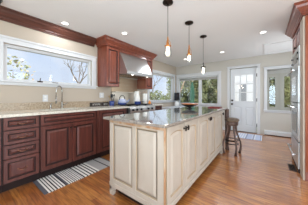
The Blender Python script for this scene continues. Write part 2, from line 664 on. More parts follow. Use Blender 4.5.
# window_2: corner window of the left wall
w2 = struct('window_2', casing('x', *W2, LW, 0.02, 0.09, 0.10, 0.055, None), M['trim'], bevel=0.003)
s = MB()
mid = 4.55
for (ya, yb, za, zb) in ((W2[0], W2[0] + 0.05, W2[2], W2[3]), (W2[1] - 0.05, W2[1], W2[2], W2[3]),
                         (W2[0] + 0.05, W2[1] - 0.05, W2[2], W2[2] + 0.04), (W2[0] + 0.05, W2[1] - 0.05, W2[3] - 0.05, W2[3])):
    s.box(LW - 0.09, ya, za, LW - 0.03, yb, zb)
struct('window_sash', s, M['trim'], w2, bevel=0.004)
struct('window_pane', MB().box(LW - 0.066, W2[0] + 0.04, W2[2] + 0.03, LW - 0.060, W2[1] - 0.04, W2[3] - 0.04), M['pane'], w2)

# window_3: two-pane window of the back wall
w3 = struct('window_3', casing('y', *W3, BW, 0.02, 0.085, 0.13, 0.09, None), M['trim'], bevel=0.003)
s = MB()
for (xa, xb, za, zb) in ((W3[0], W3[0] + 0.045, W3[2], W3[3]), (W3[1] - 0.045, W3[1], W3[2], W3[3]), (-2.055, -1.945, W3[2], W3[3]),
                         (W3[0] + 0.045, -2.055, W3[2], W3[2] + 0.05), (-1.945, W3[1] - 0.045, W3[2], W3[2] + 0.05),
                         (W3[0] + 0.045, -2.055, W3[3] - 0.045, W3[3]), (-1.945, W3[1] - 0.045, W3[3] - 0.045, W3[3])):
    s.box(xa, BW + 0.03, za, xb, BW + 0.09, zb)
struct('window_sash', s, M['trim'], w3, bevel=0.004)
for xa, xb in ((W3[0] + 0.04, -2.05), (-1.95, W3[1] - 0.04)):
    struct('window_pane', MB().box(xa, BW + 0.06, W3[2] + 0.045, xb, BW + 0.066, W3[3] - 0.04), M['pane'], w3)
bl = MB().box(W3[0] + 0.045, BW + 0.035, W3[3] - 0.135, W3[1] - 0.045, BW + 0.028, W3[3] - 0.045)
bl.lathe(0, BW + 0.02, [(0.016, W3[0] + 0.05), (0.016, W3[1] - 0.05)], 12, axis='X', cz=W3[3] - 0.06)
struct('roller_shade', bl, M['blind'], w3)

# door_1: white exterior door, nine lights above two panels
d1 = struct('door_1', casing('y', DR[0], DR[1], 0, DR[3], BW, 0.02, 0.075, 0.075, None, None), M['trim'], bevel=0.003)
dx0, dx1, dz0, dz1, dy = -0.955, -0.23, 0.012, 2.045, BW + 0.035
gx0, gx1, gz0, gz1 = -0.865, -0.295, 0.96, 1.86
lf = MB()
lf.box(dx0, dy, dz0, gx0, dy + 0.045, dz1)
lf.box(gx1, dy, dz0, dx1, dy + 0.045, dz1)
lf.box(gx0, dy, gz1, gx1, dy + 0.045, dz1)
lf.box(gx0, dy + 0.02, dz0, gx1, dy + 0.045, gz0)
lf.box(gx0, dy, 0.80, gx1, dy + 0.02, gz0)
lf.box(gx0, dy, dz0, gx1, dy + 0.02, 0.20)
lf.box(-0.62, dy, 0.20, -0.54, dy + 0.02, 0.80)
for a, b in ((gx0, -0.62), (-0.54, gx1)):
    lf.panel((a, dy + 0.018, 0.20), X, Z, -Y, b - a, 0.60, [(0.0, 0.0, 0), (0.02, 0.0, 0), (0.045, 0.012, 0)], 0.002)
struct('door_leaf', lf, M['door'], d1)
mu = MB()
for (xa, xb, za, zb) in ((gx0, gx0 + 0.03, gz0, gz1), (gx1 - 0.03, gx1, gz0, gz1), (gx0 + 0.03, gx1 - 0.03, gz0, gz0 + 0.03), (gx0 + 0.03, gx1 - 0.03, gz1 - 0.03, gz1)):
    mu.box(xa, dy - 0.012, za, xb, dy + 0.045, zb)
for i in (1, 2):
    xx = gx0 + 0.03 + (gx1 - gx0 - 0.06) * i / 3
    mu.box(xx - 0.012, dy - 0.004, gz0 + 0.03, xx + 0.012, dy + 0.045, gz1 - 0.03)
    zz = gz0 + 0.03 + (gz1 - gz0 - 0.06) * i / 3
    mu.box(gx0 + 0.03, dy - 0.002, zz - 0.012, gx1 - 0.03, dy + 0.044, zz + 0.012)
struct('door_muntins', mu, M['door'], d1)
struct('door_glass', MB().box(gx0 + 0.01, dy + 0.02, gz0 + 0.01, gx1 - 0.01, dy + 0.026, gz1 - 0.01), M['pane'], d1)
kn = MB().lathe(-0.905, dy, [(0.030, 0.0), (0.030, -0.008), (0.011, -0.012), (0.011, -0.04), (0.027, -0.045), (0.030, -0.06), (0.022, -0.075)], 16, axis='Y', cz=0.885)
struct('door_knob', kn, M['bronze'], d1)
kn = MB().lathe(-0.905, dy, [(0.030, 0.0), (0.030, -0.014), (0.024, -0.02)], 16, axis='Y', cz=1.005)
struct('door_deadbolt', kn, M['bronze'], d1)
for zz in (0.25, 1.03, 1.80):
    struct('door_hinge', MB().box(-0.232, dy - 0.012, zz - 0.05, -0.212, dy + 0.004, zz + 0.05), M['bronze'], d1)
struct('door_threshold', MB().box(DR[0], BW - 0.03, 0, DR[1], BW + 0.14, 0.012), M['register'], d1)

# window_4: beside the door, grey double casement and a rolled shade
w4 = struct('window_4', casing('y', *W4, BW, 0.02, 0.075, 0.08, 0.075, None), M['trim'], bevel=0.003)
s = MB()
for (xa, xb, za, zb) in ((W4[0], 0.085, W4[2], W4[3]), (0.215, 0.415, W4[2], W4[3]), (0.545, W4[1], W4[2], W4[3]),
                         (0.085, 0.215, W4[2], W4[2] + 0.09), (0.415, 0.545, W4[2], W4[2] + 0.09), (0.085, 0.215, 1.70, W4[3]), (0.415, 0.545, 1.70, W4[3])):
    s.box(xa, BW + 0.04, za, xb, BW + 0.10, zb)
s.box(0.31, BW + 0.033, W4[2] + 0.01, 0.325, BW + 0.05, 1.76)
struct('window_sash', s, M['greytrim'], w4)
for xa, xb in ((0.08, 0.22), (0.41, 0.55)):
    struct('window_pane', MB().box(xa, BW + 0.07, W4[2] + 0.08, xb, BW + 0.076, 1.71), M['pane'], w4)
bl = MB().box(W4[0] + 0.004, BW + 0.03, 1.80, W4[1] - 0.004, BW + 0.024, W4[3])
bl.lathe(0, BW + 0.02, [(0.018, W4[0] + 0.01), (0.018, W4[1] - 0.01)], 12, axis='X', cz=W4[3] - 0.03)
struct('roller_shade', bl, M['blind'], w4)

# baseboards
struct('baseboard_back', MB().box(-2.98, BW - 0.016, 0, DR[0] - 0.078, BW, 0.10), M['trim'])
struct('baseboard_right', MB().box(RW - 0.016, 3.80, 0, RW, BW - 0.1, 0.10), M['trim'])

# dark crown along the left wall up to the wall units
CP = [(0, 2.37), (0.115, 2.37), (0.115, 2.345), (0.098, 2.335), (0.085, 2.31), (0.05, 2.275), (0.03, 2.255), (0.03, 2.235), (0.018, 2.225), (0.018, 2.21), (0, 2.21)]
struct('trim_1', MB().prism([(LW + a, b) for a, b in CP], 'Y', -2.66, 1.80), M['crown'])

# attic hatch in the ceiling
hm = MB()
for (xa, ya, xb, yb) in ((-0.04, 4.40, 0.86, 4.43), (-0.04, 5.32, 0.86, 5.35), (-0.04, 4.43, -0.01, 5.32), (0.83, 4.43, 0.86, 5.32)):
    hm.box(xa, ya, CH - 0.018, xb, yb, CH)
hm.box(-0.01, 4.43, CH - 0.003, 0.83, 5.32, CH)
struct('ceiling_hatch', hm, M['ceiling'])

# ------------------------------------------------------------------ base cabinets on the left wall
FX, CX, TX = -2.39, -2.41, -2.47          # door faces, carcass front, toe kick
WOOD = [M['cherry'], M['cherry_groove']]


def base_unit(name, label, y0, y1, hollow=False):
    t = thing(name, label, 'cabinet', (LW, y0, 0))
    g = 0.001
    b = MB()
    if hollow:
        b.box(LW + 0.002, y0 + g, 0.10, CX, y0 + 0.02, 0.884)
        b.box(LW + 0.002, y1 - 0.02, 0.10, CX, y1 - g, 0.884)
        b.box(LW + 0.002, y0 + 0.02, 0.10, CX, y1 - 0.02, 0.12)
        b.box(LW + 0.002, y0 + 0.02, 0.12, LW + 0.02, y1 - 0.02, 0.884)
        b.box(CX - 0.02, y0 + 0.02, 0.12, CX, y1 - 0.02, 0.884)
    else:
        b.box(LW + 0.002, y0 + g, 0.10, CX, y1 - g, 0.884)
    b.build('body', M['cherry_groove'], t)  # dark colour stands in for shade in the gaps between fronts
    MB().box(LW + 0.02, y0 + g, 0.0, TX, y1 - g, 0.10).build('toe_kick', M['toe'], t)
    return t


def bail(x, y, z, w=0.085):
    m = MB()
    pts = [(x + 0.022 * sin(pi * i / 8) + 0.004, y - w / 2 + w * i / 8, z - 0.014 * sin(pi * i / 8)) for i in range(9)]
    m.tube(pts, 0.005, 8)
    for s_ in (-1, 1):
        m.lathe(x, y + s_ * w / 2, [(0.009, 0), (0.009, 0.004), (0.005, 0.007)], 10, axis='X', cz=z)
    return m


def knob(x, y, z, r=0.014):
    return MB().lathe(x, y, [(0.006, -0.002), (0.006, 0.012), (r, 0.017), (r * 1.02, 0.023), (r * 0.6, 0.029)], 12, axis='X', cz=z)


def front(t, kind, y0, y1, z0, z1, hw=None, small=False, x=FX, mats=None, th=0.02, prof=None):
    p = MB().panel((x, y0, z0), Y, Z, X, y1 - y0, z1 - z0, prof or (RAISED_S if small else RAISED), th)
    o = p.build(kind, mats or WOOD, t)
    return o


g = 0.004
u0 = base_unit('end_cabinet', 'dark cherry base cabinet cut off by the frame at far left of the sink run', -0.36, 0.31)
d = front(u0, 'door', -0.35, 0.30, 0.12, 0.88)
knob(FX, 0.26, 0.60).build('knob', M['bronze'], d)

u1 = base_unit('drawer_cabinet', 'dark cherry base cabinet with a stack of four drawers', 0.31, 0.662)
for z0, z1 in ((0.733, 0.880), (0.562, 0.722), (0.398, 0.551), (0.12, 0.387)):
    d = front(u1, 'drawer', 0.318, 0.654, z0, z1, small=True)
    bail(FX, 0.486, (z0 + z1) / 2).build('handle', M['pull'], d)

u2 = base_unit('sink_cabinet', 'wide dark cherry sink cabinet with two doors under a false drawer front', 0.662, 1.488, True)
front(u2, 'false_front', 0.672, 1.478, 0.733, 0.880, small=True)
d = front(u2, 'door', 0.672, 1.072, 0.12, 0.722)
knob(FX, 1.045, 0.655).build('knob', M['bronze'], d)
d = front(u2, 'door', 1.078, 1.478, 0.12, 0.722)
knob(FX, 1.105, 0.655).build('knob', M['bronze'], d)

u3 = base_unit('corner_cabinet', 'dark cherry single-door base cabinet between sink cabinet and range', 1.488, 2.24)
front(u3, 'stile', 1.496, 1.53, 0.12, 0.88, prof=[(0, -0.002, 0), (0.002, 0, 0)])
d = front(u3, 'door', 1.54, 2.17, 0.12, 0.88)
knob(FX, 2.14, 0.76).build('knob', M['bronze'], d)

u4 = base_unit('narrow_cabinet', 'dark cherry base cabinet to the right of the range', 3.165, 3.56)
d = front(u4, 'drawer', 3.175, 3.55, 0.733, 0.88, small=True)
bail(FX, 3.36, 0.806).build('handle', M['pull'], d)
d = front(u4, 'door', 3.175, 3.55, 0.12, 0.722)
knob(FX, 3.21, 0.655).build('knob', M['bronze'], d)

# worktops (the long one has the sink cut out of it)
t = thing('countertop', 'long pale granite worktop over the sink and drawer cabinets', 'countertop', (LW, 0.31, 0.885))
SY0, SY1, SX0, SX1 = 0.76, 1.38, -2.86, -2.48
m = MB()
m.box(LW, -0.36, 0.885, SX0, 2.242, 0.917)
m.box(SX1, -0.36, 0.885, -2.362, 2.242, 0.917)
m.box(SX0, -0.36, 0.885, SX1, SY0, 0.917)
m.box(SX0, SY1, 0.885, SX1, 2.242, 0.917)
m.build('slab', M['granite_w'], t)
tag(MB().box(LW, -0.36, 0.917, LW + 0.022, 2.242, 1.032).build('granite_upstand', M['splash'], loc=(LW, 0.31, 0.917)), 'long speckled brown granite upstand behind the sink worktop', 'upstand')
t = thing('countertop', 'short pale granite worktop to the right of the range', 'countertop', (LW, 3.165, 0.885))
MB().box(LW, 3.163, 0.885, -2.362, 3.575, 0.917).build('slab', M['granite_w'], t)
tag(MB().box(LW, 3.163, 0.917, LW + 0.022, 3.575, 1.0).build('granite_upstand', M['splash'], loc=(LW, 3.163, 0.917)), 'short speckled brown granite upstand right of the range', 'upstand')

m = MB()
for (x0, y0, x1, y1) in ((SX0 - 0.01, SY0 - 0.01, SX0, SY1 + 0.01), (SX1, SY0 - 0.01, SX1 + 0.01, SY1 + 0.01), (SX0, SY0 - 0.01, SX1, SY0), (SX0, SY1, SX1, SY1 + 0.01)):
    m.box(x0, y0, 0.70, x1, y1, 0.885)
m.box(SX0, SY0, 0.695, SX1, SY1, 0.703)
t = thing('kitchen_sink', 'undermount steel sink basin set in the pale worktop', 'sink', (-2.67, 1.07, 0.695))
m.build('basin', M['steel'], t)
MB().lathe(-2.67, 1.07, [(0.04, 0.703), (0.04, 0.707), (0.03, 0.708)], 16).build('drain', M['chrome'], t)

t = thing('faucet', 'tall gooseneck nickel faucet under the sink window', 'faucet', (-2.91, 1.13, 0.917))
MB().lathe(-2.91, 1.13, [(0.028, 0.917), (0.028, 0.925), (0.02, 0.935), (0.018, 1.02), (0.013, 1.03)], 16).build('base', M['chrome'], t)
pts = [(-2.91, 1.13, 1.0), (-2.91, 1.13, 1.235)]
for i in range(1, 13):
    a = pi * i / 12
    pts.append((-2.91 + 0.030 * (1 - cos(a)), 1.13 - 0.056 * (1 - cos(a)), 1.235 + 0.075 * sin(a)))
pts.append((-2.848, 1.015, 1.09))
MB().tube(pts, 0.0105, 10).build('spout', M['chrome'], t)
MB().tube([(-2.848, 1.015, 1.10), (-2.848, 1.014, 1.01)], [0.0125, 0.016], 10).build('spray_head', M['chrome'], t)
MB().tube([(-2.91, 1.145, 0.985), (-2.90, 1.18, 0.995), (-2.88, 1.215, 1.02)], [0.009, 0.007, 0.006], 8).build('lever', M['chrome'], t)
t = thing('soap_dispenser', 'small nickel soap pump left of the faucet', 'soap dispenser', (-2.91, 0.955, 0.917))
MB().lathe(-2.91, 0.955, [(0.02, 0.917), (0.02, 0.924), (0.011, 0.93), (0.011, 0.975), (0.014, 0.985), (0.008, 0.995)], 14).build('base', M['chrome'], t)
MB().tube([(-2.91, 0.955, 0.99), (-2.91, 0.955, 1.01), (-2.885, 0.955, 1.018), (-2.855, 0.955, 1.005)], 0.006, 8).build('nozzle', M['chrome'], t)


def outlet(yc, zc, label, w=0.075):
    t = thing('wall_outlet', label, 'outlet', (LW, yc, zc), 'outlet plates above the left worktop')
    MB().box(LW, yc - w / 2, zc - 0.058, LW + 0.006, yc + w / 2, zc + 0.058).build('plate', M['trim'], t, bevel=0.002)
    s_ = MB()
    for dz in (-0.022, 0.022):
        s_.box(LW + 0.006, yc - 0.016, zc + dz - 0.014, LW + 0.009, yc + 0.016, zc + dz + 0.014)
    s_.build('socket', M['white_gloss'], t)


outlet(0.905, 1.10, 'white outlet plate on the wall left of the faucet')
outlet(1.99, 1.16, 'white outlet plate on the wall left of the range', 0.11)

# sign boards leaning on the upstand
def sign(y0, y1, z1, label, marks, name):
    t = thing(name, label, 'sign', (LW + 0.05, y0, 0.917))
    MB().box(LW + 0.024, y0, 0.917, LW + 0.052, y1, z1).build('board', M['sign'], t, bevel=0.002)
    m = MB()
    n = marks
    zc = (0.917 + z1) / 2
    for i in range(n):
        yy = y0 + (y1 - y0) * (0.16 + 0.68 * (i + 0.5) / n)
        w = (y1 - y0) * 0.68 / n * 0.30
        hh = 0.020
        m.box(LW + 0.052, yy - w, zc - hh, LW + 0.054, yy - w * 0.4, zc + hh)
        if i % 2 == 0:
            m.box(LW + 0.052, yy - w, zc - 0.004, LW + 0.054, yy + w, zc + 0.004)
        if i % 3 != 1:
            m.box(LW + 0.052, yy + w * 0.4, zc - hh, LW + 0.054, yy + w, zc + hh)
        else:
            m.box(LW + 0.052, yy - w, zc + hh - 0.008, LW + 0.054, yy + w, zc + hh)
    m.build('lettering', M['letter'], t)


sign(1.69, 1.965, 1.000, 'long black word sign leaning on the granite upstand', 6, 'word_sign')
sign(1.98, 2.14, 1.000, 'short black word sign beside the long one on the worktop', 3, 'word_sign')

# ------------------------------------------------------------------ range, hood, wall units
RY0, RY1 = 2.25, 3.155
t = thing('cooking_range', 'wide stainless range under the hood with black knobs', 'range', (-2.68, 2.70, 0))
MB().box(LW + 0.03, RY0, 0.09, -2.40, RY1, 0.895).build('body', M['black'], t)
for yy in (RY0 + 0.06, RY1 - 0.06):
    for xx in (-2.92, -2.46):
        MB().lathe(xx, yy, [(0.022, 0.0), (0.022, 0.09)], 10).build('foot', M['steel'], t)
cp = MB().prism([(-2.40, 0.765), (-2.345, 0.775), (-2.335, 0.80), (-2.335, 0.865), (-2.35, 0.897), (-2.40, 0.897)], 'Y', RY0, RY1)
cp.build('control_panel', M['steel'], t)
for yy in (2.33, 2.46, 2.60, 2.86, 3.01):
    MB().lathe(-2.337, yy, [(0.027, 0), (0.027, 0.008), (0.021, 0.012), (0.019, 0.036), (0.014, 0.04)], 14, axis='X', cz=0.832).build('knob', M['black'], t)
dr = MB().box(-2.40, RY0 + 0.01, 0.20, -2.36, RY1 - 0.01, 0.755).build('oven_door', M['steel'], t, bevel=0.004)
MB().box(-2.360, RY0 + 0.16, 0.33, -2.357, RY1 - 0.16, 0.60).build('oven_window', M['black_glass'], dr)
hb = MB().tube([(-2.315, RY0 + 0.06, 0.71), (-2.315, RY1 - 0.06, 0.71)], 0.013, 10)
for yy in (RY0 + 0.10, RY1 - 0.10):
    hb.tube([(-2.362, yy, 0.71), (-2.315, yy, 0.71)], 0.009, 8)
hb.build('door_handle', M['steel'], dr)
MB().box(-2.40, RY0 + 0.01, 0.09, -2.375, RY1 - 0.01, 0.19).build('kick_panel', M['steel'], t)
MB().box(LW + 0.03, RY0, 0.895, -2.38, RY1, 0.912).build('cooktop', M['steel'], t, bevel=0.003)
for (ya, yb) in ((RY0 + 0.02, 2.545), (2.555, 2.85), (2.86, RY1 - 0.02)):
    gm = MB()
    x0, x1 = -2.90, -2.42
    for yy in (ya, (ya + yb) / 2, yb - 0.012):
        gm.box(x0, yy, 0.926, x1, yy + 0.012, 0.938)
    for xx in (x0, -2.78, -2.66, -2.54, x1 - 0.012):
        gm.box(xx, ya, 0.926, xx + 0.012, yb, 0.938)
    for xx in (x0, x1 - 0.012):
        for yy in (ya, yb - 0.012):
            gm.box(xx, yy, 0.912, xx + 0.012, yy + 0.012, 0.926)
    gm.build('grate', M['iron'], t)
    for xx in (-2.78, -2.54):
        MB().lathe(xx, (ya + yb) / 2, [(0.045, 0.912), (0.045, 0.919), (0.03, 0.923)], 16).build('burner', M['black'], t)
bg_ = MB()
bg_.box(LW + 0.012, RY0, 0.895, LW + 0.045, RY1, 1.25)
bg_.box(LW + 0.012, RY0, 1.235, LW + 0.17, RY1, 1.25)
bg_.build('backguard', M['steel_warm'], t)
sp = MB()
for i in range(4):
    z0 = 1.252 + i * 0.09
    sp.box(LW + 0.002, RY0, z0, LW + 0.012, RY1, z0 + 0.088)
t2 = thing('steel_splashback', 'stainless sheet splashback on the wall between range and hood', 'splashback', (LW, 2.7, 1.25))
sp.build('sheet', M['steel_wall'], t2)

t = thing('range_hood', 'sloped stainless canopy hood between the cherry wall cabinets', 'range hood', (LW, 2.70, 1.63))
HY0, HY1 = 2.237, 3.163
hp = [(LW + 0.013, 1.70), (-2.415, 1.70), (-2.66, 2.15), (LW + 0.013, 2.15)]
MB().prism(hp, 'Y', HY0, HY1).build('canopy', M['steel'], t, bevel=0.003)
MB().box(LW + 0.013, HY0, 1.635, -2.41, HY1, 1.70).build('lip', M['steel'], t, bevel=0.003)
fl = MB()
for i in range(12):
    y = HY0 + 0.05 + i * (HY1 - HY0 - 0.1) / 12
    fl.box(-2.92, y, 1.628, -2.47, y + 0.05, 1.637)
fl.build('baffle_filter', M['chrome'], t)
for yy in (2.44, 2.96):
    MB().lathe(-2.455, yy, [(0.022, 1.627), (0.022, 1.636)], 12).build('lamp', M['led'], t)
    light('hood_lamp', 'AREA', (-2.455, yy, 1.625), 1.6, (1.0, 0.9, 0.76), (0, radians(-20), 0), shape='DISK', size=0.04)

WUP = [M['cherry_lit'], M['cherry_groove']]
UX = -2.665


def wall_unit(label, y0, y1):
    t = thing('wall_cabinet', label, 'cabinet', (LW, y0, 1.35))
    MB().box(LW + 0.002, y0, 1.35, UX - 0.02, y1, 2.215).build('body', M['cherry_lit'], t)
    d = front(t, 'door', y0 + 0.004, y1 - 0.004, 1.355, 2.20, x=UX, mats=WUP)
    return t, d


t, d = wall_unit('tall narrow cherry wall cabinet left of the hood', 1.885, 2.232)
knob(UX, 2.20, 1.44).build('knob', M['bronze'], d)
t, d = wall_unit('tall narrow cherry wall cabinet right of the hood', 3.168, 3.47)
knob(UX, 3.20, 1.44).build('knob', M['bronze'], d)
# crown carried across cabinets and hood
t = thing('cabinet_cornice', 'stepped cherry cornice carried over the wall cabinets and hood', 'cornice', (LW, 2.7, 2.15))
c = MB()
c.box(LW + 0.002, 2.236, 2.152, UX - 0.004, 3.164, 2.2165)
KP = [(0.0, 2.37), (0.10, 2.37), (0.10, 2.348), (0.085, 2.338), (0.072, 2.31), (0.04, 2.27), (0.025, 2.255), (0.025, 2.236), (0.012, 2.228), (0.012, 2.217), (0.0, 2.217)]
ya, yb = 1.885, 3.47
k0 = c.add([(LW + 0.002, ya - a, b) for a, b in KP])
k1 = c.add([(UX + a, ya - a, b) for a, b in KP])
k2 = c.add([(UX + a, yb + a, b) for a, b in KP])
k3 = c.add([(LW + 0.002, yb + a, b) for a, b in KP])
n = len(KP)
for A, B in ((k0, k1), (k1, k2), (k2, k3)):
    for i in range(n - 1):
        c.face([A + i, A + i + 1, B + i + 1, B + i])
c.face([k0 + n - 1, k3 + n - 1, k2 + n - 1, k1 + n - 1])
c.face([k0, k1, k2, k3])
c.build('moulding', M['cherry_lit'], t)

# things on and by the range
t = thing('kettle', 'pale enamel kettle with blue base and arched black handle on the range', 'kettle', (-2.78, 2.41, 0.939))
kx, ky = -2.78, 2.41
MB().lathe(kx, ky, [(0.085, 0.939), (0.105, 0.95), (0.108, 0.985)], 24).build('base', M['blue'], t)
MB().lathe(kx, ky, [(0.108, 0.985), (0.10, 1.025), (0.078, 1.06), (0.045, 1.078)], 24).build('body', M['blue_pale'], t)
MB().lathe(kx, ky, [(0.045, 1.078), (0.04, 1.09), (0.012, 1.094), (0.012, 1.104), (0.018, 1.112), (0.010, 1.122)], 16).build('lid', M['white_gloss'], t)
MB().tube([(kx, ky - 0.08, 1.055)] + [(kx, ky - 0.085 * cos(pi * i / 8), 1.07 + 0.09 * sin(pi * i / 8)) for i in range(9)] + [(kx, ky + 0.08, 1.055)], 0.008, 8).build('handle', M['black'], t)
MB().tube([(kx + 0.07, ky + 0.07, 0.99), (kx + 0.11, ky + 0.11, 1.03), (kx + 0.125, ky + 0.125, 1.065)], [0.022, 0.015, 0.011], 10).build('spout', M['blue_pale'], t)

t = thing('utensil_crock', 'dark blue crock of cooking utensils left of the range', 'crock', (-2.86, 2.165, 0.917))
MB().lathe(-2.86, 2.165, [(0.045, 0.917), (0.055, 0.93), (0.058, 1.0), (0.054, 1.03), (0.050, 1.03), (0.050, 0.93), (0.02, 0.925)], 20).build('jar', M['blue'], t)
for (dx, dy_, h, nm, lab) in ((0.02, 0.018, 1.16, 'ladle', 'black ladle standing in the crock, bowl highest'),
                              (-0.01, -0.026, 1.13, 'wooden_spoon', 'pale wooden spoon leaning left in the crock'),
                              (-0.025, 0.02, 1.14, 'spatula', 'black slotted spatula at the back of the crock')):
    u = thing(nm, lab, 'utensil', (-2.86, 2.165, 0.93), 'utensils in the crock')
    bx_, by_ = -2.86 + dx * 0.3, 2.165 + dy_ * 0.3
    tx_, ty_ = -2.86 + dx * 2.0, 2.165 + dy_ * 2.0
    wood = nm == 'wooden_spoon'
    mm_ = M['bark_pale'] if wood else M['black']
    MB().tube([(bx_, by_, 0.931), (tx_, ty_, h - 0.03)], 0.006, 8).build('handle', mm_, u)
    if nm == 'spatula':
        MB().box(tx_ - 0.005, ty_ - 0.03, h - 0.035, tx_ + 0.003, ty_ + 0.03, h + 0.045).build('blade', mm_, u)
    else:
        MB().sphere((tx_, ty_, h), 0.022, 12, 8, sq=(0.55, 1, 1.2)).build('head', mm_, u)

t = thing('pitcher', 'tall white ceramic pitcher at the back of the range', 'pitcher', (-2.79, 2.93, 0.939))
px_, py_ = -2.79, 2.93
MB().lathe(px_, py_, [(0.075, 0.939), (0.088, 0.97), (0.085, 1.10), (0.062, 1.20), (0.066, 1.26), (0.072, 1.275), (0.064, 1.27), (0.055, 1.20), (0.078, 1.10), (0.08, 0.97), (0.03, 0.96)], 24).build('body', M['white_gloss'], t)
MB().tube([(px_ + 0.02, py_ - 0.062, 1.23), (px_ + 0.03, py_ - 0.12, 1.20), (px_ + 0.03, py_ - 0.13, 1.12), (px_ + 0.02, py_ - 0.08, 1.05)], 0.009, 8).build('handle', M['white_gloss'], t)
t = thing('saucepan', 'small dark blue saucepan on the front of the range', 'saucepan', (-2.54, 2.70, 0.939))
MB().lathe(-2.54, 2.70, [(0.07, 0.939), (0.078, 0.945), (0.08, 1.005), (0.083, 1.008), (0.077, 1.008), (0.074, 0.95), (0.02, 0.945)], 24).build('pan', M['blue'], t)
MB().tube([(-2.54, 2.78, 0.99), (-2.52, 2.86, 0.998), (-2.50, 2.90, 1.0)], 0.009, 8).build('handle', M['black'], t)
t = thing('paper_towel_holder', 'white paper towel roll on a stand right of the range', 'paper towel', (-2.80, 3.28, 0.917))
MB().lathe(-2.80, 3.28, [(0.075, 0.917), (0.075, 0.927), (0.01, 0.93), (0.008, 1.26), (0.014, 1.268), (0.008, 1.28)], 20).build('stand', M['chrome'], t)
MB().lathe(-2.80, 3.28, [(0.02, 0.932), (0.066, 0.932), (0.066, 1.22), (0.02, 1.22)], 28).build('roll', M['paper'], t)
o = MB().lathe(-2.60, 3.245, [(0.004, 0.917), (0.026, 0.92), (0.038, 0.94), (0.040, 0.965), (0.03, 0.99), (0.014, 1.01), (0.008, 1.03), (0.005, 1.035)], 20).build('squash', M['orange'], loc=(-2.60, 3.245, 0.917))
tag(o, 'small orange squash on the worktop right of the range', 'squash')

# ------------------------------------------------------------------ kitchen island
IX0, IX1, IY0, IY1, IZ0, IZ1 = -1.452, -0.69, 1.07, 3.20, 0.10, 0.862
CR = [M['cream'], M['cream_glaze']]
isl = thing('kitchen_island', 'long antique cream island with panelled doors and bracket feet', 'island', (-1.07, 2.1, 0))
MB().box(IX0 + 0.012, IY0 + 0.012, IZ0, IX1 - 0.012, IY1, IZ1).build('body', M['cream'], isl)
# base moulding and top rail
bmould = MB()
for (x0, y0, x1, y1) in ((IX0 - 0.004, IY0 - 0.004, IX1 + 0.004, IY0 + 0.014), (IX1 - 0.014, IY0 + 0.014, IX1 + 0.004, IY1), (IX0 - 0.004, IY0 + 0.014, IX0 + 0.014, IY1)):
    bmould.box(x0, y0, IZ0 - 0.005, x1, y1, IZ0 + 0.045)
bmould.build('base_moulding', M['cream'], isl, bevel=0.006)
# near end: frame and two raised panels
fr = MB()
fy0, fy1 = IY0, IY0 + 0.014
fr.box(IX0, fy0, 0.145, -1.395, fy1, IZ1)
fr.box(-1.085, fy0, 0.145, -1.035, fy1, IZ1)
fr.box(-0.77, fy0, 0.145, IX1 - 0.014, fy1, IZ1)
for a, b in ((-1.395, -1.085), (-1.035, -0.77)):
    fr.box(a, fy0, 0.145, b, fy1, 0.19)
    fr.box(a, fy0, 0.815, b, fy1, IZ1)
fr.build('end_frame', M['cream'], isl, bevel=0.003)
PAN = [(0.0, 0.0, 1), (0.012, -0.006, 1), (0.018, -0.006, 1), (0.045, 0.004, 0), (0.048, 0.004, 0)]
for a, b in ((-1.395, -1.085), (-1.035, -0.77)):
    MB().panel((a, fy0 + 0.004, 0.19), X, Z, -Y, b - a, 0.625, PAN, 0.006).build('end_panel', CR, isl)
MB().box(IX1 - 0.014, IY0 - 0.001, 0.145, IX1 + 0.001, IY0 + 0.016, IZ1).build('corner_post', M['worn'], isl, bevel=0.003)['label'] = 'corner post rubbed back to brown'
# glazed top rail under the worktop
rl = MB()
rl.box(IX0, IY0 - 0.003, 0.828, IX1, IY0 + 0.0005, 0.860)
rl.build('rail_moulding', M['worn'], isl)['label'] = 'rubbed brown rail under the worktop'
# long side: doors with bronze pulls
MB().box(IX1 - 0.012, IY0 + 0.016, 0.145, IX1 - 0.010, IY1, IZ1).build('face_frame', CR[1], isl)
ISL_D = [(0.0, -0.004, 1), (0.004, 0.0, 0), (0.058, 0.0, 0), (0.066, -0.008, 1), (0.074, -0.009, 1), (0.104, 0.0, 0), (0.108, 0.0, 0)]
ISL_N = [(0.0, -0.004, 1), (0.004, 0.0, 0), (0.052, 0.0, 0), (0.060, -0.008, 1), (0.068, -0.009, 1), (0.092, 0.0, 0), (0.096, 0.0, 0)]
for (ya, yb, kn) in ((1.112, 1.462, 1.437), (1.470, 1.838, 1.50), (1.870, 2.306, 2.278), (2.314, 2.690, 2.342), (2.715, 3.185, 3.14)):
    dd = MB().panel((IX1, ya, 0.15), Y, Z, X, yb - ya, 0.70, ISL_N if yb - ya < 0.36 else ISL_D, 0.009, 0.02).build('door', CR, isl)
    pm = MB().tube([(IX1, kn, 0.79), (IX1 + 0.022, kn, 0.79)], 0.006, 8)
    pm.tube([(IX1 + 0.024, kn, 0.765), (IX1 + 0.028, kn, 0.79), (IX1 + 0.024, kn, 0.818)], [0.009, 0.011, 0.009], 8)
    pm.lathe(IX1, kn, [(0.012, -0.001), (0.012, 0.004)], 10, axis='X', cz=0.79)
    pm.build('knob', M['bronze'], dd)
MB().box(IX1 - 0.012, 1.842, 0.15, IX1, 1.866, 0.85).build('stile', M['cream'], isl)
MB().box(IX1 - 0.012, 2.694, 0.15, IX1, 2.711, 0.85).build('stile', M['cream'], isl)
